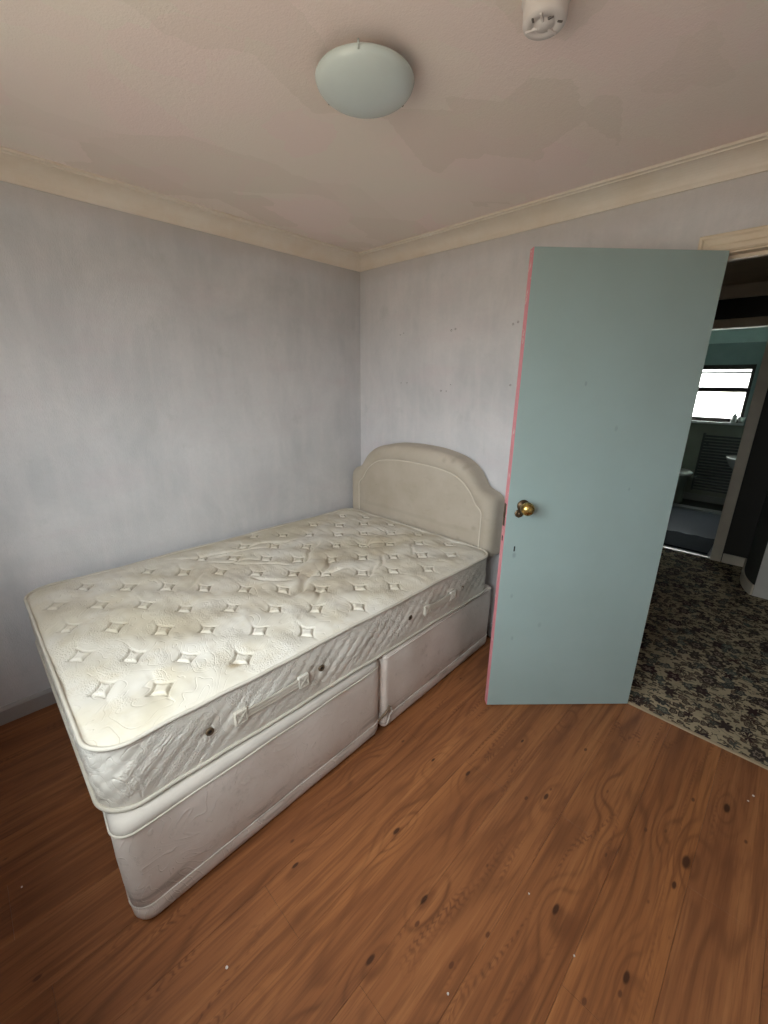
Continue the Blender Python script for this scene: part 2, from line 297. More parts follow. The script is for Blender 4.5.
# --- bathroom
M['teal'] = flat('teal bathroom paint', (0.29, 0.38, 0.365), .6)
M['pale_teal'] = flat('pale teal band', (0.60, 0.74, 0.70), .6)
M['sage'] = flat('grey green lower wall', (0.30, 0.30, 0.24), .6)
M['bath_floor'] = flat('dark slate vinyl', (0.10, 0.11, 0.135), .28)
M['navy'] = flat('navy bath mat', (0.004, 0.011, 0.021), .95, mott=.3, sc=80)
M['ceramic'] = flat('white ceramic', (0.74, 0.74, 0.70), .12)
M['ceramic_dark'] = flat('olive ceramic shade', (0.32, 0.32, 0.26), .25)
M['slat'] = flat('dark grey radiator enamel', (0.09, 0.09, 0.085), .45)
M['win_dark'] = flat('dark brown window frame', (0.035, 0.028, 0.022), .5)
M['win_white'] = flat('white window frame', (0.75, 0.75, 0.74), .4)
def pane_mat(name, gl, tint):
    m = bpy.data.materials.new(name); m.use_nodes = True; t = m.node_tree; t.nodes.clear()
    o = t.nodes.new('ShaderNodeOutputMaterial'); a = t.nodes.new('ShaderNodeBsdfTransparent'); b = t.nodes.new('ShaderNodeBsdfGlossy'); x = t.nodes.new('ShaderNodeMixShader')
    a.inputs[0].default_value = (*tint, 1); b.inputs['Roughness'].default_value = .05; x.inputs[0].default_value = gl
    t.links.new(a.outputs[0], x.inputs[1]); t.links.new(b.outputs[0], x.inputs[2]); t.links.new(x.outputs[0], o.inputs[0]); return m
M['pane'] = pane_mat('clear window glass', .06, (.95, .97, .96))
def frost_mat():
    m = bpy.data.materials.new('frosted glass'); m.use_nodes = True; t = m.node_tree; t.nodes.clear()
    o = t.nodes.new('ShaderNodeOutputMaterial'); a = t.nodes.new('ShaderNodeBsdfTransparent'); b = t.nodes.new('ShaderNodeBsdfTranslucent'); x = t.nodes.new('ShaderNodeMixShader')
    n = t.nodes.new('ShaderNodeTexNoise'); n.inputs['Scale'].default_value = 40
    a.inputs[0].default_value = (.95, .97, .95, 1); b.inputs[0].default_value = (.9, .92, .9, 1); x.inputs[0].default_value = .6
    t.links.new(a.outputs[0], x.inputs[1]); t.links.new(b.outputs[0], x.inputs[2]); t.links.new(x.outputs[0], o.inputs[0]); return m
M['frost'] = frost_mat()

# ------------------------------------------------------------------ object helpers
def tag(o, label=None, cat=None, group=None, kind=None):
    if label: o['label'] = label
    if cat: o['category'] = cat
    if group: o['group'] = group
    if kind: o['kind'] = kind
    return o
def empty(name, loc=(0, 0, 0), rz=0, **k):
    o = bpy.data.objects.new(name, None); C.objects.link(o); o.location = loc; o.rotation_euler = (0, 0, rz); o.empty_display_size = .1
    return tag(o, **k)
def link(name, me, mat, parent=None, smooth=None, **k):
    if mat is not None and not me.materials: me.materials.append(mat)
    if smooth is not None:
        for p in me.polygons: p.use_smooth = smooth
    o = bpy.data.objects.new(name, me); C.objects.link(o)
    if parent: o.parent = parent
    return tag(o, **k)
def from_bm(name, bm, mat, parent=None, smooth=False, **k):
    bmesh.ops.recalc_face_normals(bm, faces=bm.faces)
    me = bpy.data.meshes.new(name); bm.to_mesh(me); bm.free()
    o = link(name, me, mat, parent, smooth, **k)
    return o
def pyd(name, v, f, mat, parent=None, smooth=True, **k):
    me = bpy.data.meshes.new(name); me.from_pydata(v, [], f); me.update()
    return link(name, me, mat, parent, smooth, **k)
def bx(bm, lo, hi, bev=0.0, seg=1):
    r = bmesh.ops.create_cube(bm, size=1)['verts']
    lo = Vector(lo); hi = Vector(hi); c = (lo+hi)/2; s = hi-lo
    for v in r: v.co = Vector((v.co.x*s.x, v.co.y*s.y, v.co.z*s.z)) + c
    if bev:
        es = list({e for v in r for e in v.link_edges})
        bmesh.ops.bevel(bm, geom=es, offset=bev, segments=seg, profile=.5, affect='EDGES')
def box(name, lo, hi, mat, parent=None, bev=0.0, seg=1, smooth=False, **k):
    bm = bmesh.new(); bx(bm, lo, hi, bev, seg); return from_bm(name, bm, mat, parent, smooth, **k)
def lathe(bm, prof, n=32, mat=Matrix()):
    "prof: list of (r, z); spun about z"
    rings = []
    for r, z in prof:
        if r < 1e-6: rings.append([bm.verts.new(mat @ Vector((0, 0, z)))])
        else: rings.append([bm.verts.new(mat @ Vector((r*math.cos(2*PI*i/n), r*math.sin(2*PI*i/n), z))) for i in range(n)])
    for a, b in zip(rings, rings[1:]):
        for i in range(n):
            j = (i+1) % n
            if len(a) == 1 and len(b) == 1: continue
            if len(a) == 1: bm.faces.new((a[0], b[i], b[j]))
            elif len(b) == 1: bm.faces.new((a[i], a[j], b[0]))
            else: bm.faces.new((a[i], a[j], b[j], b[i]))
def tube(bm, pts, r, n=8, closed=False):
    pts = [Vector(p) for p in pts]; N = len(pts); rings = []; up = None
    for i, p in enumerate(pts):
        a = pts[(i-1) % N] if (closed or i > 0) else p; b = pts[(i+1) % N] if (closed or i < N-1) else p
        t = (b-a).normalized()
        if up is None:
            up = Vector((0, 0, 1)) if abs(t.z) < .9 else Vector((1, 0, 0))
        s = t.cross(up)
        if s.length < 1e-5: s = t.orthogonal()
        s.normalize(); u2 = s.cross(t).normalized(); up = u2
        rings.append([bm.verts.new(p + (s*math.cos(2*PI*k/n) + u2*math.sin(2*PI*k/n))*r) for k in range(n)])
    R_ = range(N if closed else N-1)
    for i in R_:
        a, b = rings[i], rings[(i+1) % N]
        off = 0
        if closed and i == N-1:
            off = min(range(n), key=lambda o_: (b[o_].co-a[0].co).length)
        for k in range(n):
            bm.faces.new((a[k], a[(k+1) % n], b[(k+1+off) % n], b[(k+off) % n]))
    if not closed:
        bm.faces.new(rings[0]); bm.faces.new(list(reversed(rings[-1])))
def prism(bm, outline, lo, hi, axis=2):
    "outline 2D -> prism between lo and hi on axis"
    def P(a, b, c):
        return Vector({0: (c, a, b), 1: (a, c, b), 2: (a, b, c)}[axis])
    A = [bm.verts.new(P(a, b, lo)) for a, b in outline]; B = [bm.verts.new(P(a, b, hi)) for a, b in outline]
    n = len(A)
    for i in range(n): bm.faces.new((A[i], A[(i+1) % n], B[(i+1) % n], B[i]))
    bm.faces.new(A); bm.faces.new(list(reversed(B)))

# ================================================================== STRUCTURE
RX = 2.95; TH = .10
DX0, DX1, DZ = 1.966, 2.74, 1.985      # bedroom doorway
floor = box('floor', (-TH, FY-TH, -.06), (RX+TH, -.015, -.009), M['subfloor'], kind='structure')
# planks, one object each, boards run away from the window wall
PW, PL = .19, 1.285
mesh_cache = {}
def plank(x0, x1, y0, y1):
    key = (round(x1-x0, 4), round(y1-y0, 4))
    if key not in mesh_cache:
        bm = bmesh.new(); w, l = (x1-x0)/2, (y1-y0)/2; g = .0003
        bx(bm, (-w+g, -l+g, -.009), (w-g, l-g, 0)); 
        es = [e_ for e_ in bm.edges if all(v_.co.z > -.001 for v_ in e_.verts)]
        bmesh.ops.bevel(bm, geom=es, offset=.0003, segments=1, affect='EDGES')
        me = bpy.data.meshes.new('plank'); bm.to_mesh(me); bm.free(); me.materials.append(M['plank']); mesh_cache[key] = me
    o = bpy.data.objects.new('plank', mesh_cache[key]); C.objects.link(o); o.parent = floor
    o.location = ((x0+x1)/2, (y0+y1)/2, 0)
k = 0; xb = .10-PW
while xb < RX:
    x0, x1 = max(xb, 0), min(xb+PW, RX)
    off = (k*.47 + .33) % 1.0
    ys = [-.028]; y = -.028 - PL*(.25 + .75*off)
    while y > FY: ys.append(y); y -= PL
    ys.append(FY)
    for ya, yb in zip(ys, ys[1:]):
        if ya-yb > .02 and x1-x0 > .01: plank(x0, x1, yb, ya)
    xb += PW; k += 1
wall_left = box('wall_left', (-TH, FY-TH, -.06), (0, TH, H+.05), M['wall_left'], kind='structure')
bm = bmesh.new()
bx(bm, (0, 0, -.06), (DX0-.02, TH, H+.05)); bx(bm, (DX1+.02, 0, -.06), (RX+TH, TH, H+.05)); bx(bm, (DX0-.02, 0, DZ+.02), (DX1+.02, TH, H+.05))
wall_back = from_bm('wall_back', bm, M['wall_back'], kind='structure')
box('wall_right', (RX, FY-TH, -.06), (RX+TH, 0, H+.05), M['wall_left'], kind='structure')
bm = bmesh.new()
bx(bm, (0, FY-TH, -.06), (RX, FY, WZ0)); bx(bm, (0, FY-TH, WZ1), (RX, FY, H+.05)); bx(bm, (0, FY-TH, WZ0), (WX0, FY, WZ1)); bx(bm, (WX1, FY-TH, WZ0), (RX, FY, WZ1))
from_bm('wall_front', bm, M['wall_back'], kind='structure')
box('ceiling', (-TH, FY-TH, H), (RX+TH, TH, H+.08), M['ceiling'], kind='structure')
# filled screw holes left in the back wall
for i, (x, z) in enumerate([(.378, 1.810), (.406, 1.818), (.774, 1.809), (.802, 1.814), (1.159, 1.812), (1.186, 1.820), (.393, 1.518), (.445, 1.518), (.721, 1.475), (.791, 1.512), (.761, 1.474), (1.176, 1.514)]):
    bm = bmesh.new(); r = .0052 if i in (2, 3, 4, 5, 8, 11) else .0036
    mt = Matrix.Translation((x, -.0002, z)) @ Matrix.Rotation(PI/2, 4, 'X')
    lathe(bm, [(0, -.002), (r*.7, -.002), (r*.75, .0006), (r, .0004), (r*1.1, -.0004)], 10, mt)
    from_bm('screw_hole', bm, M['grey_plastic'], wall_back)
# window behind the camera
w1 = empty('window_1', (0, 0, 0), kind='structure')
fy0, fy1 = FY-.085, FY-.03
bm = bmesh.new(); f_ = .055
bx(bm, (WX0, fy0, WZ0), (WX1, fy1, WZ0+f_)); bx(bm, (WX0, fy0, WZ1-f_), (WX1, fy1, WZ1)); bx(bm, (WX0, fy0, WZ0+f_), (WX0+f_, fy1, WZ1-f_)); bx(bm, (WX1-f_, fy0, WZ0+f_), (WX1, fy1, WZ1-f_))
xm = (WX0+WX1)/2; bx(bm, (xm-.03, fy0, WZ0+f_), (xm+.03, fy1, WZ1-f_))
from_bm('window_frame', bm, M['win_white'], w1)
for a, b in ((WX0+f_, xm-.03), (xm+.03, WX1-f_)): box('pane', (a, FY-.062, WZ0+f_), (b, FY-.056, WZ1-f_), M['pane'], w1)
box('window_sill', (WX0-.05, FY-.02, WZ0-.03), (WX1+.05, FY+.10, WZ0), M['win_white'], w1, bev=.006)

# cornices
def cove(name, a, b, inward, m0, m1):
    "cove strip from a to b (xy); inward = unit vector into the room; m0/m1 mitre sign at each end"
    a = Vector(a); b = Vector(b); inw = Vector(inward); t = (b-a).normalized()
    prof = [(0, -.0775), (.007, -.0775), (.0095, -.069)]
    for i in range(11):
        an = PI/2*i/10; prof.append((.0095 + .0795*(1-math.cos(an)), -.069 + .055*math.sin(an)))
    prof += [(.0905, -.0105), (.1035, -.0085), (.1035, 0), (0, 0)]
    bm = bmesh.new(); rings = []
    n = 24
    for s in range(n+1):
        q = s/n; ring = []
        for p, z in prof:
            base = a.lerp(b, q) + inw*p + t*(p*m0*(1-q)) - t*(p*m1*q)
            ring.append(bm.verts.new((base.x, base.y, H + z + .0009*math.sin(13*q+p*20))))
        rings.append(ring)
    for r1, r2 in zip(rings, rings[1:]):
        for i in range(len(prof)-1): bm.faces.new((r1[i], r1[i+1], r2[i+1], r2[i]))
    o = from_bm(name, bm, M['cornice'], kind='structure')
    return o
cove('trim_1', (0, FY), (0, 0), (1, 0), 1, 1)
cove('trim_2', (0, 0), (RX, 0), (0, -1), 1, 1)
cove('trim_3', (RX, 0), (RX, FY), (-1, 0), 1, 1)
cove('trim_4', (RX, FY), (0, FY), (0, 1), 1, 1)
# skirtings
def skirt(name, pts, mat, h=.083, th=.014):
    bm = bmesh.new()
    (ax, ay), (bx_, by), (ix, iy) = pts
    prof = [(0, 0), (th, 0), (th, h-.014), (th*.65, h-.005), (th*.35, h), (0, h)]
    A = [bm.verts.new((ax+ix*p, ay+iy*p, z)) for p, z in prof]; B = [bm.verts.new((bx_+ix*p, by+iy*p, z)) for p, z in prof]
    n = len(prof)
    for i in range(n): bm.faces.new((A[i], A[(i+1) % n], B[(i+1) % n], B[i]))
    bm.faces.new(A); bm.faces.new(list(reversed(B)))
    return from_bm(name, bm, mat, kind='structure')
skirt('baseboard_left', ((0, FY+.014), (0, -.0), (1, 0)), M['skirting'])
skirt('baseboard_back', ((.014, 0), (1.93, 0), (0, -1)), M['skirting'])
skirt('baseboard_right', ((RX, FY+.014), (RX, 0), (-1, 0)), M['skirting'])
skirt('baseboard_front', ((0, FY), (RX, FY), (0, 1)), M['skirting'])
# bedroom door lining and architrave
lin = empty('trim_5', (0, 0, 0), kind='structure')
bm = bmesh.new()
bx(bm, (DX0-.022, -.004, 0), (DX0, TH+.004, DZ+.022)); bx(bm, (DX1, -.004, 0), (DX1+.022, TH+.004, DZ+.022)); bx(bm, (DX0, -.004, DZ), (DX1, TH+.004, DZ+.022))
bx(bm, (DX0, .045, 0), (DX0+.006, .075, DZ)); bx(bm, (DX1-.012, .045, 0), (DX1, .075, DZ)); bx(bm, (DX0, .045, DZ-.012), (DX1, .075, DZ))
from_bm('door_lining', bm, M['wood_cream'], lin)
AW = .060
def archi(bm, pts, y0, sgn):
    "moulded architrave along an open polyline of (x,z) inner-edge points mitred; grows outward"
    prof = [(0, 0), (0, .010), (.006, .014), (.020, .015), (.026, .011), (.044, .013), (.050, .018), (.057, .018), (AW, .015), (AW, 0)]
    (xa, za), (xb_, zb), (xc, zc), (xd, zd) = pts
    rings = []
    for (x, z), (dx, dz) in (((xa, za), (-1, 0)), ((xb_, zb), (-1, 1)), ((xc, zc), (1, 1)), ((xd, zd), (1, 0))):
        rings.append([bm.verts.new((x+dx*p, y0+sgn*t_, z+dz*p)) for p, t_ in prof])
    for a, b in zip(rings, rings[1:]):
        for i in range(len(prof)-1): bm.faces.new((a[i], a[i+1], b[i+1], b[i]))
    for r_ in (rings[0], rings[-1]): bm.faces.new(r_)
for y0, sgn in ((-.001, -1), (TH+.001, 1)):
    bm = bmesh.new(); archi(bm, [(DX0-.006, 0), (DX0-.006, DZ+.006), (DX1+.012, DZ+.006), (DX1+.012, 0)], y0, sgn); from_bm('architrave', bm, M['wood_cream'], lin)
# threshold strip
bm = bmesh.new(); prism(bm, [(-.030, 0), (-.026, .003), (-.020, .004), (-.013, .0045), (-.009, .0)], DX0, DX1, 0)
from_bm('trim_6', bm, M['strip'], kind='structure')

# ---------------------------------------------------------------- bedroom door
HX, HY, ANG, DW, DH, DT = 2.0046, -.0372, 3.9434, .7086, 1.981, .035
door = empty('door_1', (HX, HY, .004), ANG, kind='structure', label='pale blue flush door with pink edge standing open beside the bed')
# local x runs from hinge to free edge, the face to the room is +y local (towards camera) after rotation
# u=(-.695,-.719); camera-side normal (.719,-.695) is local +y
box('door_leaf', (0, -DT, 0), (DW-.002, 0, DH), M['door'], door, bev=.0012)
box('edge_strip', (DW-.0021, -DT+.0003, .001), (DW, -.0003, DH-.001), M['pink'], door, label='pink painted closing edge')
box('latch_plate', (DW-.0006, -.030, .93), (DW+.0012, -.008, 1.03), M['old_brass'], door, bev=.0005)
bm = bmesh.new(); bx(bm, (DW, -.026, .968), (DW+.004, -.012, .992), .001); from_bm('latch_bolt', bm, M['old_brass'], door)
box('latch_recess', (DW-.0006, -.024, .862), (DW+.0006, -.013, .885), M['dark'], door)
kb = empty('door_handle', (.640, 0, 1.026)); kb.parent = door
rot = Matrix.Rotation(-PI/2, 4, 'X')     # local z -> +y
bm = bmesh.new(); lathe(bm, [(0, 0), (.026, 0), (.026, .003), (.022, .006), (.012, .009), (.010, .026), (.012, .030)], 32, rot); from_bm('rose', bm, M['old_brass'], kb, True)
bm = bmesh.new(); lathe(bm, [(.009, .026), (.018, .030), (.0255, .038), (.0285, .050), (.0265, .062), (.020, .071), (.010, .0755), (0, .0762)], 40, rot); from_bm('knob', bm, M['brass'], kb, True)
ek = empty('keyhole_cover', (.655, 0, .992)); ek.parent = door
bm = bmesh.new(); lathe(bm, [(0, 0), (.019, 0), (.019, .004), (.015, .007), (.0, .008)], 8, rot); from_bm('escutcheon', bm, M['old_brass'], ek)
bm = bmesh.new(); lathe(bm, [(0, .005), (.008, .006), (.0075, .012), (.004, .015), (0, .0155)], 16, rot); from_bm('cover_boss', bm, M['old_brass'], ek, True)
bm = bmesh.new(); bx(bm, (.654, -.001, .818), (.660, .0008, .842), .0005); from_bm('chipped_hole', bm, M['dark'], door)
for hz in (.22, 1.75):
    hg = bpy.data.objects.new('hinge', None); C.objects.link(hg); hg.parent = door; hg.location = (0, 0, hz)
    bm = bmesh.new(); bx(bm, (-.0012, -.034, -.038), (.0004, -.004, .038)); from_bm('hinge_leaf', bm, M['steel'], hg)

# ================================================================== HALL
HXL, HXR, HYB = .55, 3.2, 2.53
box('floor_hall', (HXL, -.0125, -.05), (HXR, HYB+.02, .002), M['carpet'], kind='structure')
box('ceiling_hall', (HXL-.1, TH, H), (HXR+.1, HYB+.1, H+.08), M['hall_ceiling'], kind='structure')
BX0, BX1, BZ = 1.22, 1.985, 1.98     # bathroom doorway
bm = bmesh.new()
bx(bm, (HXL, HYB, 0), (BX0, HYB+.09, H)); bx(bm, (BX1, HYB, 0), (2.36, HYB+.09, H)); bx(bm, (BX0, HYB, 2.20), (BX1, HYB+.09, H))
from_bm('wall_hall_back', bm, M['hall_dark'], kind='structure')
box('wall_hall_left', (HXL-.1, 0.1, 0), (HXL, HYB+.1, H), M['hall_paint'], kind='structure')
# curved dark return wall ending in a pale corner
def bez(p0, p1, p2, n):
    return [tuple((1-t)**2*a + 2*t*(1-t)*b + t*t*c_ for a, b, c_ in zip(p0, p1, p2)) for t in [i/n for i in range(n+1)]]
cv = [(2.235, HYB)] + bez((2.24, 2.34), (2.238, 2.05), (2.33, 1.90), 14)
bm = bmesh.new(); prism(bm, cv + [(2.36, 1.925), (2.36, HYB)], 0, H, 2); from_bm('wall_hall_return', bm, M['hall_dark'], kind='structure')
bm = bmesh.new()
offs = []
for i, (x, y) in enumerate(cv):
    a = cv[max(i-1, 0)]; b = cv[min(i+1, len(cv)-1)]; dx, dy = b[0]-a[0], b[1]-a[1]; L_ = math.hypot(dx, dy); offs.append((x + dy/L_*.013, y - dx/L_*.013))
prism(bm, cv + offs[::-1], .002, .085, 2); from_bm('baseboard_return', bm, M['frame_brown'], kind='structure')
skirt('baseboard_hall', ((2.07, HYB), (2.235, HYB), (0, -1)), M['frame_brown'], .085)
box('wall_hall_right', (2.331, 1.895, 0), (HXR, 1.925, H), M['hall_white'], kind='structure')
box('wall_hall_end', (HXR, .1, 0), (HXR+.1, 1.95, H), M['hall_paint'], kind='structure')
box('wall_hall_side', (RX+TH, 0, 0), (HXR+.1, .1, H), M['hall_paint'], kind='structure')
# bathroom door frame with dark board above
bf = empty('door_2', (0, 0, 0), kind='structure')
bm = bmesh.new()
bx(bm, (BX0-.075, HYB-.016, .002), (BX0, HYB+.10, 2.05), .002); bx(bm, (BX1, HYB-.016, .002), (BX1+.078, HYB+.10, 2.05), .002); bx(bm, (BX0, HYB-.016, BZ), (BX1, HYB+.10, 2.05), .002)
from_bm('door_frame', bm, M['frame_brown'], bf)
box('fanlight_board', (BX0, HYB+.01, 2.05), (BX1+.2, HYB-.012, 2.20), M['fanlight'], bf)
box('head_trim', (HXL, HYB-.05, 2.20), (2.235, HYB-.001, H-.002), M['frame_brown'], bf, bev=.004)
box('trim_7', (BX0, HYB-.005, .0), (BX1, HYB+.03, .010), M['steel'], kind='structure')

# ================================================================== BATHROOM
BY0, BY1, BXL, BXR = HYB+.09, 4.9, .45, 2.30
box('floor_bathroom', (BXL, HYB+.02, -.05), (BXR, BY1, 0), M['bath_floor'], kind='structure')
box('ceiling_bathroom', (BXL-.1, BY0, H), (BXR+.1, BY1+.1, H+.08), M['pale_teal'], kind='structure')
box('wall_bathroom_left', (BXL-.1, BY0, 0), (BXL, BY1+.1, H), M['teal'], kind='structure')
box('wall_bathroom_right', (BXR, BY0, 0), (BXR+.1, BY1+.1, H), M['teal'], kind='structure')
VX0, VX1, VZ0, VZ1 = .90, 1.775, 1.08, 1.785
bm = bmesh.new()
bx(bm, (BXL, BY1, VZ1), (BXR, BY1+.12, H)); bx(bm, (BXL, BY1, 1.05), (VX0, BY1+.12, VZ1)); bx(bm, (VX1, BY1, 1.05), (BXR, BY1+.12, VZ1))
from_bm('wall_bathroom_back', bm, M['teal'], kind='structure')
box('wall_bathroom_low', (BXL, BY1, 0), (BXR, BY1+.12, 1.05), M['sage'], kind='structure')
box('trim_8', (BXL, BY1-.012, 2.04), (BXR, BY1, H), M['pale_teal'], kind='structure')
box('trim_9', (BXL, 4.34, 0), (BXR, 4.47, .02), flat('grey step edge', (.34, .34, .33), .5), kind='structure')
box('trim_10', (BXL, BY1-.02, 0), (BXR, BY1-.001, .10), flat('grey plinth', (.30, .29, .27), .5), kind='structure')
box('trim_11', (BXL, 4.471, 0), (BXR, BY1-.021, .012), M['hall_dark'], kind='structure')
w2 = empty('window_2', (0, 0, 0), kind='structure')
yy0, yy1 = BY1+.02, BY1+.07
bm = bmesh.new()
bx(bm, (VX0, yy0, VZ1-.055), (VX1, yy1, VZ1)); bx(bm, (VX1-.035, yy0, VZ0+.0), (VX1, yy1, VZ1-.055)); bx(bm, (VX0, yy0, VZ0), (VX0+.035, yy1, VZ1-.055))
bx(bm, (VX0+.035, yy0, VZ0), (VX1-.035, yy1, VZ0+.05)); bx(bm, (VX0+.035, yy0, 1.682), (VX1-.035, yy1, 1.700)); bx(bm, (VX0+.035, yy0-.01, 1.457), (VX1-.035, yy1, 1.512))
from_bm('window_frame', bm, M['win_dark'], w2)
for z0, z1 in ((VZ0+.05, 1.457), (1.512, 1.682), (1.700, VZ1-.055)): box('pane', (VX0+.035, BY1+.045, z0), (VX1-.035, BY1+.049, z1), M['frost'], w2)
box('window_sill', (VX0-.03, BY1-.05, 1.05), (VX1+.02, BY1+.07, 1.08), M['win_white'], w2, bev=.003)

# slatted radiator
rad = empty('slatted_radiator', (1.68, 4.86, .16), label='dark grey slatted radiator on the bathroom wall under the window', cat='radiator')
for sx in (-.25, .25): box('upright', (sx-.012, -.012, 0), (sx+.012, .037, .77), M['slat'], rad)
for i in range(19): box('slat', (-.238, -.022, .012+i*.0395), (.238, .004, .037+i*.0395), M['slat'], rad, bev=.003)
for sx in (-.2, .2): box('wall_bracket', (sx-.015, .004, .60), (sx+.015, .041, .64), M['slat'], rad)
# toilet (its rounded seat shows past the door edge)
toi = empty('toilet', (1.235, 4.62, .012), label='pale toilet left of the slatted radiator in the bathroom', cat='toilet')
def oval(bm, levels, n=28):
    rings = [[bm.verts.new((cx + rx*math.cos(2*PI*i/n), cy + ry*math.sin(2*PI*i/n), z)) for i in range(n)] for cx, cy, rx, ry, z in levels]
    for a, b in zip(rings, rings[1:]):
        for i in range(n): bm.faces.new((a[i], a[(i+1) % n], b[(i+1) % n], b[i]))
    bm.faces.new(list(reversed(rings[0]))); bm.faces.new(rings[-1])
bm = bmesh.new(); oval(bm, [(0, .03, .15, .20, 0), (0, .03, .145, .19, .05), (0, .02, .14, .18, .2), (0, 0, .165, .21, .33), (0, 0, .185, .235, .385)]); from_bm('bowl', bm, M['ceramic_dark'], toi, True)
bm = bmesh.new(); oval(bm, [(0, 0, .185, .235, .386), (0, 0, .195, .245, .395), (0, 0, .195, .245, .410), (0, 0, .17, .22, .424)]); from_bm('seat_lid', bm, M['ceramic'], toi, True)
# wash basin on the right hand bathroom wall
bas = empty('wash_basin', (2.05, 3.70, .80), label='white wash basin on the right bathroom wall', cat='basin')
bm = bmesh.new(); oval(bm, [(0, 0, .13, .12, -.16), (0, 0, .20, .19, -.09), (0, 0, .235, .235, -.02), (0, 0, .24, .24, 0), (0, 0, .22, .22, .0)]); from_bm('bowl', bm, M['ceramic'], bas, True)
bm = bmesh.new(); oval(bm, [(.05, 0, .08, .07, -.80), (.05, 0, .065, .06, -.5), (.05, 0, .08, .07, -.12)]); from_bm('pedestal', bm, M['ceramic'], bas, True)
bm = bmesh.new(); tube(bm, [(.16, 0, 0), (.16, 0, .09), (.13, 0, .11), (.08, 0, .10), (.07, 0, .08)], .010); from_bm('tap', bm, M['steel'], bas, True)
bm = bmesh.new()
nx = 40; mv = []
prism(bm, [(1.25, 2.64)] + [(1.25 + .70*i/30, 3.14 + .012*math.sin(i*.9) + .012*(i > 13)) for i in range(31)][::1] + [(1.95, 2.64)], .001, .016, 2)
from_bm('bath_mat', bm, M['navy'], label='navy blue bath mat on the bathroom floor inside the doorway', cat='mat')
# things on the bathroom sill
bm = bmesh.new(); lathe(bm, [(0, 0), (.030, 0), (.034, .01), (.030, .085), (.012, .10), (.012, .115), (0, .115)], 20)
o = from_bm('lotion_bottle', bm, M['ceramic'], None, True, label='white bottle with thin dark nozzle at the end of the bathroom window sill', cat='bottle'); o.location = (1.69, BY1-.012, 1.081)
bm = bmesh.new(); tube(bm, [(0, 0, .112), (0, 0, .16)], .005); from_bm('nozzle', bm, M['win_dark'], o)
bm = bmesh.new(); lathe(bm, [(0, 0), (.034, 0), (.040, .075), (.036, .075), (.031, .006), (0, .006)], 20)
o = from_bm('tumbler', bm, M['ceramic'], None, True, label='white tumbler on the bathroom sill, right of the bottle', cat='cup'); o.location = (1.765, BY1-.01, 1.081)

# ================================================================== CEILING FITTINGS
cl = empty('ceiling_light', (1.318, -1.180, H), label='round opal glass flush light on the ceiling above the bed', cat='ceiling light')
bm = bmesh.new(); lathe(bm, [(0, 0), (.085, 0), (.088, -.004), (.088, -.030), (.08, -.034)], 48); from_bm('base_plate', bm, M['white_plastic'], cl, True)
R0 = .128
prof = [(R0-.004, -.026), (R0, -.028), (R0+.001, -.032)]
for i in range(1, 17):
    a = PI/2*i/16; prof.append((R0*math.cos(a), -.032 - .045*math.sin(a)))
prof[-1] = (0, -.077)
bm = bmesh.new(); lathe(bm, prof, 64); from_bm('shade', bm, M['opal'], cl, True)
for an in (183, 78, 305):
    a = math.radians(an + 5); c_ = Vector((math.cos(a), math.sin(a), 0))
    bm = bmesh.new(); tube(bm, [c_*.09 + Vector((0, 0, -.022)), c_*(R0+.001) + Vector((0, 0, -.023)), c_*(R0+.0045) + Vector((0, 0, -.032)), c_*(R0+.000) + Vector((0, 0, -.040))], .0032 if an != 305 else .0024, 6); from_bm('clip', bm, M['old_brass' if an != 305 else 'opal'], cl, True)
sm = empty('smoke_detector', (1.748, -1.060, H), label='white round smoke alarm on the ceiling near the top edge', cat='smoke alarm'); sm.scale = (.87, .87, 1.1)
bm = bmesh.new(); lathe(bm, [(0, 0), (.058, 0), (.058, -.008), (.053, -.011), (.052, -.030), (.0515, -.040), (.049, -.044), (.030, -.0455), (.028, -.0435), (.022, -.0435), (.020, -.0465), (0, -.047)], 40); from_bm('housing', bm, M['white_plastic'], sm, True)
for an, r, ln in ((250, .036, .012), (330, .026, .014), (20, .036, .012)):
    a = math.radians(an); bm = bmesh.new(); bx(bm, (-ln/2, -.0022, -.0015), (ln/2, .0022, .0015))
    bmesh.ops.transform(bm, matrix=Matrix.Translation((r*math.cos(a), r*math.sin(a), -.0450)) @ Matrix.Rotation(a+.6, 4, 'Z'), verts=bm.verts); from_bm('slot', bm, M['grey_plastic'], sm)
for an in (75, 195, 285):
    a = math.radians(an); bm = bmesh.new(); bx(bm, (.016, -.003, -.0475), (.044, .003, -.042), .001)
    bmesh.ops.transform(bm, matrix=Matrix.Rotation(a, 4, 'Z'), verts=bm.verts); from_bm('rib', bm, M['white_plastic'], sm)

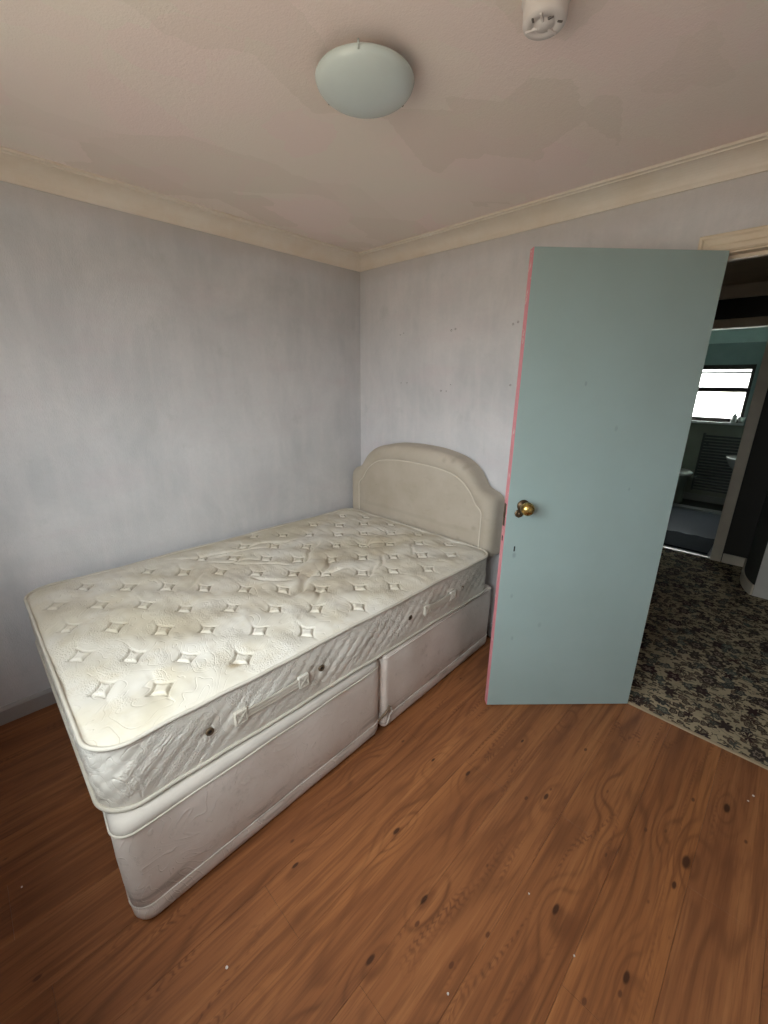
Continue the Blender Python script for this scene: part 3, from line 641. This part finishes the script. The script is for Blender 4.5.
# ================================================================== BED
MX0, MX1, MY0, MY1, MT, MB_, RC = .048, 1.252, -2.047, -.149, .618, .403, .095
def rrect_pts(x0, x1, y0, y1, r, step):
    "closed outline, counter-clockwise from above, list of (x,y,nx,ny)"
    out = []
    def seg(ax, ay, bx_, by_, nx, ny):
        L_ = math.hypot(bx_-ax, by_-ay); n = max(1, int(L_/step))
        for i in range(n): out.append((ax+(bx_-ax)*i/n, ay+(by_-ay)*i/n, nx, ny))
    def arc(cx, cy, a0, r_):
        n = max(6, int(r_*PI/2/step))
        for i in range(n):
            a = a0 + PI/2*i/n; out.append((cx+r_*math.cos(a), cy+r_*math.sin(a), math.cos(a), math.sin(a)))
    seg(x0+r, y0, x1-r, y0, 0, -1); arc(x1-r, y0+r, -PI/2, r); seg(x1, y0+r, x1, y1-r, 1, 0); arc(x1-r, y1-r, 0, r)
    seg(x1-r, y1, x0+r, y1, 0, 1); arc(x0+r, y1-r, PI/2, r); seg(x0, y1-r, x0, y0+r, -1, 0); arc(x0+r, y0+r, PI, r)
    return out
mat_ = empty('mattress', (0, 0, 0), label='stained cream quilted mattress with diamond tufting on the divan', cat='mattress')
# --- quilted top as a height field
NX, NY = 300, 470
ys = np.linspace(MY0, MY1, NY)
ys = MY0 + (MY1-MY0)*(.5-.5*np.cos(np.pi*np.linspace(0, 1, NY)))*.12 + (ys-MY0)*.88
X = np.zeros((NY, NX)); Y = np.repeat(ys[:, None], NX, 1)
for j, y in enumerate(ys):
    e0, e1 = y-MY0, MY1-y; ins0 = ins1 = 0
    ee = min(e0, e1)
    ins = RC - math.sqrt(max(0, RC*RC-(RC-ee)**2)) if ee < RC else 0
    X[j] = np.linspace(MX0+ins, MX1-ins, NX)
def sdf(X, Y):
    cx, cy = (MX0+MX1)/2, (MY0+MY1)/2; qx = np.abs(X-cx)-((MX1-MX0)/2-RC); qy = np.abs(Y-cy)-((MY1-MY0)/2-RC)
    return RC - (np.hypot(np.maximum(qx, 0), np.maximum(qy, 0)) + np.minimum(np.maximum(qx, qy), 0))
E_ = np.maximum(sdf(X, Y), 0)
rs = np.random.RandomState(3)
def softnoise(X, Y, f, n=14):
    z = np.zeros_like(X)
    for i in range(n):
        a = rs.rand()*2*np.pi; k_ = f*(.6+.9*rs.rand()); z += np.sin((X*np.cos(a)+Y*np.sin(a))*k_ + rs.rand()*6.28)
    return z/np.sqrt(n)
Z = MT + .016*(1-np.exp(-E_/.045)) + .0022*softnoise(X, Y, 14) + (.0019*softnoise(X, Y, 42) + .0008*softnoise(X, Y, 95))*(1-np.exp(-E_/.05))
wx = X + .004*softnoise(X, Y, 30); wy = Y + .004*softnoise(X, Y, 30)
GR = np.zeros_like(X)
for row in range(-1, 16):
    cy = -1.967 + .1257*row
    if cy > MY1-.03: continue
    t = (cy+1.967)/1.65; sh = .055*math.sin(PI*min(1, max(0, t))) if t > 0 else 0
    for k in range(-1, 8):
        cx = (.281 if row % 2 == 0 else .163+.0) + .236*(k-1) + sh + .010*(2*rs.rand()-1)
        if cx < MX0+.045 or cx > MX1-.035: continue
        cyy = cy + .007*(2*rs.rand()-1); hx, hy = .043*(.92+.16*rs.rand()), .037*(.92+.16*rs.rand())
        sel = (np.abs(X-cx) < .13) & (np.abs(Y-cyy) < .13)
        dx, dy = (wx[sel]-cx), (wy[sel]-cyy)
        p = .74; mm = ((np.abs(dx)/hx)**p + (np.abs(dy)/hy)**p)**(1/p)
        r = np.hypot(dx, dy)
        fade = np.exp(-np.maximum(mm-1, 0)/.9)
        dz = -.0130*np.exp(-(r/.066)**2) - .0095*np.exp(-((mm-1.03)/.13)**2)
        dz += .0045/(1+np.exp((mm-.75)/.07))
        # short tension creases running on from the side points
        dz += -.0014*np.exp(-(dy/.006)**2)*np.exp(-((np.abs(dx)-hx-.018)/.02)**2)
        Z[sel] += dz
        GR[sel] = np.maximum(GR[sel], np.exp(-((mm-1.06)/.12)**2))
# sagging folds left in the middle of the bed
def fold(x0, y0, x1, y1, w, d):
    L_ = math.hypot(x1-x0, y1-y0); ux, uy = (x1-x0)/L_, (y1-y0)/L_
    s = (X-x0)*ux + (Y-y0)*uy; q = -(X-x0)*uy + (Y-y0)*ux + .010*np.sin(s*28)
    return -d*np.exp(-(q/w)**2)/(1+np.exp(-(s)/.02))/(1+np.exp((s-L_)/.02))
for a in ((.88, -1.20, .74, -1.00, .016, .019), (.86, -1.21, .80, -1.08, .03, .010), (.62, -.98, .45, -.76, .012, .014), (.77, -.96, .68, -.84, .012, .015), (.75, -1.04, .83, -.90, .011, .010), (1.02, -1.22, .93, -1.08, .012, .010),
          (.70, -.50, .62, -.62, .010, .009), (.62, -.42, .66, -.60, .009, .008), (.25, -1.30, .32, -1.00, .010, .010), (.33, -1.32, .45, -1.10, .010, .008), (.20, -1.15, .33, -.85, .009, .009), (.40, -1.25, .58, -1.05, .009, .009),
          (.16, -1.45, .25, -1.18, .010, .009), (.52, -1.55, .40, -1.38, .010, .006), (.95, -.75, .85, -.60, .010, .007), (1.0, -.9, .92, -.72, .009, .007), (.55, -.35, .7, -.30, .009, .006), (.85, -.35, .95, -.5, .009, .006), (.62, -1.25, .74, -1.16, .012, .009)):
    Z += fold(*a)
Z += -.012*np.exp(-(((X-.70)/.32)**2 + ((Y+.95)/.55)**2))
Z = np.where(E_ < .012, MT + (Z-MT)*(E_/.012), Z)
verts = np.stack([X, Y, Z], -1).reshape(-1, 3)
idx = np.arange(NX*NY).reshape(NY, NX)
faces = np.stack([idx[:-1, :-1], idx[:-1, 1:], idx[1:, 1:], idx[1:, :-1]], -1).reshape(-1, 4)
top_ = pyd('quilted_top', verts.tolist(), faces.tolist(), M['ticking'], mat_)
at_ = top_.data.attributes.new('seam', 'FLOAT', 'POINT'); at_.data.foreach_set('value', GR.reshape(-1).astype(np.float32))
# --- border
per = rrect_pts(MX0, MX1, MY0, MY1, RC, .010)
NP = len(per); NZ = 26
# arc length
vv = []; s = 0
for i, (x, y, nx, ny) in enumerate(per):
    if i: s += math.hypot(x-per[i-1][0], y-per[i-1][1])
    for k in range(NZ+1):
        t = k/NZ; z = MB_ + (MT-MB_)*t
        bulge = .006*math.sin(PI*t)**.6
        q1 = abs(((s + z*1.1)/.062) % 1 - .5); q2 = abs(((s - z*1.1)/.062) % 1 - .5)
        q = -.0045*(math.exp(-(q1/.10)**2) + math.exp(-(q2/.10)**2))*math.sin(PI*t)**.5
        lump = .0022*math.sin(s*17+1.3*math.sin(z*30))*math.sin(PI*t)
        d = bulge + q + lump
        vv.append((x+nx*d, y+ny*d, z + .002*math.sin(s*9)*0))
ff = []
for i in range(NP):
    j = (i+1) % NP
    for k in range(NZ): ff.append((i*(NZ+1)+k, j*(NZ+1)+k, j*(NZ+1)+k+1, i*(NZ+1)+k+1))
pyd('border', vv, ff, M['border'], mat_)
pyd('underside', [(x, y, MB_) for x, y, _, _ in per], [tuple(range(NP))[::-1]], M['border'], mat_, False)
for z in (MT, MB_+.006):
    bm = bmesh.new(); tube(bm, [(x+nx*.004, y+ny*.004, z + .0022*math.sin(i*.11) + (.001*math.sin(i*.37))) for i, (x, y, nx, ny) in enumerate(per)], .0062, 8, True); from_bm('piping', bm, M['piping'], mat_, True)
# vents on both long sides and the foot
def side_pt(y, z, d=0, side=1): return Vector(((MX1 if side > 0 else MX0) + side*(.0055+d), y, z))
for side in (1, -1):
    for y in (-1.762, -1.345, -.85, -.445):
        v_ = bpy.data.objects.new('air_vent', None); C.objects.link(v_); v_.parent = mat_; v_.location = side_pt(y, .512, 0, side)
        mt = Matrix.Rotation(side*PI/2, 4, 'Y')
        bm = bmesh.new(); lathe(bm, [(.006, .001), (.0105, .003), (.0125, .0015), (.013, -.004)], 18, mt); from_bm('eyelet', bm, M['eyelet'], v_, True)
        bm = bmesh.new(); lathe(bm, [(0, .0008), (.0075, .0008), (.0075, -.004)], 14, mt); from_bm('vent_hole', bm, M['dark'], v_)
# handles
for (ya, yb) in ((-1.665, -1.43), (-.735, -.535)):
    h_ = bpy.data.objects.new('side_handle', None); C.objects.link(h_); h_.parent = mat_; h_.location = side_pt((ya+yb)/2, .508)
    L_ = (yb-ya)/2
    bm = bmesh.new()
    n = 20; rows = []
    for i in range(n+1):
        q = i/n; y = -L_+2*L_*q; lift = .0065 + .003*math.sin(PI*q)
        rows.append([bm.verts.new((lift + dx_, y, dz_)) for dx_, dz_ in ((-.004, -.016), (0, -.017), (.0016, -.012), (.0004, -.006), (.0016, 0), (.0004, .006), (.0016, .012), (0, .017), (-.004, .016))])
    for a, b in zip(rows, rows[1:]):
        for i in range(8): bm.faces.new((a[i], a[i+1], b[i+1], b[i]))
    for r_ in (rows[0], rows[-1]): bm.faces.new(r_)
    from_bm('strap', bm, M['piping'], h_, False)
    for sy in (-1, 1):
        bm = bmesh.new(); bx(bm, (-.002, sy*L_-.022, -.024), (.0095, sy*L_+.022, .024), .003, 2); from_bm('anchor_patch', bm, M['border'], h_, True)
        bm = bmesh.new()
        c0, c1 = sy*L_-.018, sy*L_+.018
        for a, b in (((c0, -.02), (c1, -.02)), ((c1, -.02), (c1, .02)), ((c1, .02), (c0, .02)), ((c0, .02), (c0, -.02)), ((c0, -.02), (c1, .02)), ((c0, .02), (c1, -.02))):
            tube(bm, [(.0100, a[0], a[1]), (.0100, b[0], b[1])], .0018, 5)
        from_bm('stitching', bm, M['piping'], h_)

# --- divan base in two halves, the foot end pulled out a little
BANG = math.atan(.0262)
divan = empty('divan_base', (1.240, 0, 0), 0, label='two part cream damask divan base under the mattress', cat='bed base')
def base_half(y0, y1, xr, foot):
    # local frame: x=0 is the room side, runs to -1.19; y negative towards the foot
    pr = rrect_pts(-1.185, xr, y0, y1, .055 if foot else .022, .012); n = len(pr)
    cx, cy = (-1.185+xr)/2, (y0+y1)/2
    def loft(levels, name, mat, par, cap_top=False, cap_bot=False):
        vs_2 = []; fs = []
        for d, z, amp in levels:
            for i, (x, y, nx, ny) in enumerate(pr):
                dd = d + amp*(.0022*math.sin(i*.21+z*9) + .0012*math.sin(i*.53+z*31))
                yy_ = y+ny*dd
                if foot and y < (y0+y1)/2: yy_ += .085*(xr-x)/1.19 + .010*max(0, .36-z)/.36
                vs_2.append((x+nx*dd - .0262*(y+ny*dd), yy_, z))
        for l in range(len(levels)-1):
            for i in range(n):
                j = (i+1) % n; fs.append((l*n+i, l*n+j, (l+1)*n+j, (l+1)*n+i))
        if cap_top: fs.append(tuple((len(levels)-1)*n+i for i in range(n)))
        if cap_bot: fs.append(tuple(range(n))[::-1])
        return pyd(name, vs_2, fs, mat, par)
    zt = .398; lip = .362 if foot else .385
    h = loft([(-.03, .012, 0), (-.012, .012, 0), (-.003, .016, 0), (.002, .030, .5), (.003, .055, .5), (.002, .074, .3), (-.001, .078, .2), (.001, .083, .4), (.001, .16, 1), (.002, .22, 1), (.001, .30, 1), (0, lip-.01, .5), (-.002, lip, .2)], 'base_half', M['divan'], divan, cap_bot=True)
    if foot: tp = loft([(-.002, lip, .2), (.001, lip+.004, .2), (-.003, lip+.018, .2), (-.010, zt-.006, .2), (-.022, zt, 0)], 'top_cover', M['divan_lip'], h, cap_top=True)
    else: tp = loft([(-.002, lip, .2), (-.004, lip+.006, .2), (-.010, zt-.001, .2), (-.014, zt, 0)], 'top_cover', M['divan'], h, cap_top=True)
    bm = bmesh.new(); fy_ = lambda x, y, z: (.085*(xr-x)/1.19 + .010*max(0, .36-z)/.36) if foot and y < (y0+y1)/2 else 0
    tube(bm, [(x+nx*.001-.0262*y, y+ny*.001+fy_(x, y, .36), lip + .0012*math.sin(i*.3)) for i, (x, y, nx, ny) in enumerate(pr)], .0038 if foot else .0028, 6, True); from_bm('piping', bm, M['piping'] if foot else M['divan'], h, True)
    bm = bmesh.new(); tube(bm, [(x+nx*.003-.0262*y, y+ny*.003+fy_(x, y, .08), .0775) for x, y, nx, ny in pr], .0022, 5, True); from_bm('seam', bm, M['divan'], h, True)
    for (lx, ly) in ((-1.1, y0+.12), (xr-.12, y0+.12), (-1.1, y1-.12), (xr-.12, y1-.12)):
        bm = bmesh.new(); lathe(bm, [(0, -.0), (.02, 0), (.022, .006), (.022, .014), (0, .014)], 14); bmesh.ops.translate(bm, vec=(lx-.0262*ly, ly, 0), verts=bm.verts); from_bm('glide_foot', bm, M['dark'], h)
base_half(-2.046, -1.026, -.004, True)
base_half(-1.021, -.105, .001, False)
# linking strap between the halves
ls = bpy.data.objects.new('linking_strap', None); C.objects.link(ls); ls.parent = divan; ls.location = (.031, -1.022, .112)
bm = bmesh.new(); pts = [(.001, -.040, -.020), (.006, -.024, -.010), (.009, -.006, -.001), (.010, .012, .010), (.006, .028, .020)]
tube(bm, pts, .0060, 6); tube(bm, [(.004, -.042, -.010), (.009, -.02, -.012), (.010, .004, .006)], .0035, 5); from_bm('webbing', bm, M['webbing'], ls, True)
bm = bmesh.new(); tube(bm, [(.004, .020, .012), (.010, .034, .006), (.010, .040, -.012), (.006, .030, -.030), (.008, .020, -.050), (.004, .012, -.075)], .0040, 6); from_bm('frayed_edge', bm, M['divan_lip'], ls, True)

# --- headboard
hb = empty('headboard', (.627, -.035, 0), label='beige upholstered arched headboard at the wall end of the bed', cat='headboard')
def sym(pts): return pts
HW = .598
def outer():
    left = [(-HW, .575+i*(.325)/8) for i in range(8)]
    left += [(-HW+.045*(1-math.cos(a)), .90+.045*math.sin(a)) for a in [PI/2*i/6 for i in range(7)]]
    left += [(-.515, .953), (-.490, .966)]
    arch = [(-.468, .992), (-.442, 1.030), (-.395, 1.072), (-.325, 1.103), (-.24, 1.126), (-.13, 1.139), (0, 1.143)]
    # smooth the arch by subdivision
    L_ = left + arch
    R_ = [(-x, z) for x, z in L_[:-1]][::-1]
    return L_, R_
def resample(pts, n):
    d = [0]
    for a, b in zip(pts, pts[1:]): d.append(d[-1]+math.hypot(b[0]-a[0], b[1]-a[1]))
    out = []; k = 0
    for i in range(n+1):
        t = d[-1]*i/n
        while k < len(d)-2 and d[k+1] < t: k += 1
        q = (t-d[k])/max(1e-9, d[k+1]-d[k]); out.append((pts[k][0]+(pts[k+1][0]-pts[k][0])*q, pts[k][1]+(pts[k+1][1]-pts[k][1])*q))
    return out
def catmull(pts, m_=6):
    out = []; P_ = [pts[0]] + pts + [pts[-1]]
    for i in range(1, len(P_)-2):
        p0, p1, p2, p3 = P_[i-1:i+3]
        for k in range(m_):
            t = k/m_; out.append(tuple(.5*((2*b) + (-a+c_)*t + (2*a-5*b+4*c_-d)*t*t + (-a+3*b-3*c_+d)*t**3) for a, b, c_, d in zip(p0, p1, p2, p3)))
    out.append(pts[-1]); return out
# each half is three matched segments: side, shoulder + arch
o_side = [(-HW, .575), (-HW, .860)]; o_arch = catmull([(-HW, .860), (-.588, .902), (-.560, .926), (-.520, .942), (-.490, .960), (-.464, .997), (-.425, 1.045), (-.365, 1.087), (-.28, 1.116), (-.15, 1.137), (0, 1.143)])
i_side = [(-.512, .600), (-.514, .805)]; i_arch = catmull([(-.514, .805), (-.506, .832), (-.468, .868), (-.438, .915), (-.392, .962), (-.33, 1.000), (-.26, 1.020), (-.14, 1.034), (0, 1.038)])
def full(side, arch, bot_z):
    A = resample(side, 14)[:-1] + resample(arch, 44)
    B = [(-x, z) for x, z in A[:-1]][::-1]
    bot = [(-side[0][0] + 2*side[0][0]*i/24, bot_z) for i in range(1, 24)]
    return A + B + bot
OU = full(o_side, o_arch, .575); IN = full(i_side, i_arch, .600)
n = len(OU)
# profile from the back edge (t=0 outer) to the seam (t=1)
levels = [(-.02, 0, .020), (0, 0, .012), (0, 0, -.030), (0.0, .0, -.048), (.03, 0, -.066), (.10, 0, -.080), (.22, 0, -.092), (.42, 0, -.099), (.65, 0, -.099), (.85, 0, -.094), (.97, 0, -.086), (1.0, 0, -.082)]
vs_3 = []; fs = []
for t, _, y in levels:
    for (ox, oz), (ix, iz) in zip(OU, IN): vs_3.append((ox+(ix-ox)*t, y, oz+(iz-oz)*t))
for l in range(len(levels)-1):
    for i in range(n):
        j = (i+1) % n; fs.append((l*n+i, l*n+j, (l+1)*n+j, (l+1)*n+i))
fs.append(tuple(range(n)))
pyd('padded_border', vs_3, fs, M['velour'], hb)
vs_4 = []; fs = []; cz = .80
lev = [(1.0, -.082), (.985, -.086), (.95, -.089), (.85, -.0925), (.6, -.095), (.3, -.096)]
for k_, y in lev:
    for ix, iz in IN: vs_4.append((ix*k_, y, cz+(iz-cz)*k_))
for l in range(len(lev)-1):
    for i in range(n):
        j = (i+1) % n; fs.append((l*n+i, l*n+j, (l+1)*n+j, (l+1)*n+i))
fs.append(tuple((len(lev)-1)*n+i for i in range(n)))
pyd('centre_panel', vs_4, fs, M['velour'], hb)
bm = bmesh.new(); tube(bm, [(x, -.086, z) for x, z in IN], .0045, 6, True); from_bm('piping', bm, M['velour_pipe'], hb, True)
for sx in (-.33, .33): box('strut', (sx-.02, -.040, .12), (sx+.02, -.022, .60), M['plank'], hb)

# --- pale flecks of plaster lying on the boards
FL = [((1.532, -1.894, .0042), 'pale plaster fleck on the floorboards in front of the near corner of the bed base'),
      ((1.987, -1.512, .0036), 'pale plaster fleck on the floorboards at the bottom middle of the photo'),
      ((2.5, -0.224, .0045), 'larger pale fleck of a close pair on the boards near the carpet edge'),
      ((2.488, -0.265, .0034), 'smaller pale fleck of a close pair on the boards near the carpet edge'),
      ((2.033, -1.151, .003), 'tiny pale fleck on the boards left of the nearer oval knots'),
      ((2.191, -1.202, .003), 'tiny pale fleck on the board seam between the two oval knots at the front'),
      ((0.9, -2.258, .003), 'tiny pale fleck on the dark boards left of the bed foot')]
for (x, y, r), lb in FL:
    bm = bmesh.new(); bmesh.ops.create_icosphere(bm, subdivisions=1, radius=r)
    for v_ in bm.verts: v_.co.z = max(0, v_.co.z*.6 + r*.4) * (.7+.5*random.random()); v_.co.x *= .7+.6*random.random()
    o = from_bm('plaster_fleck', bm, M['white_plastic'], None, False, label=lb, cat='debris', group='plaster flecks on the floorboards'); o.location = (x, y, .0002)
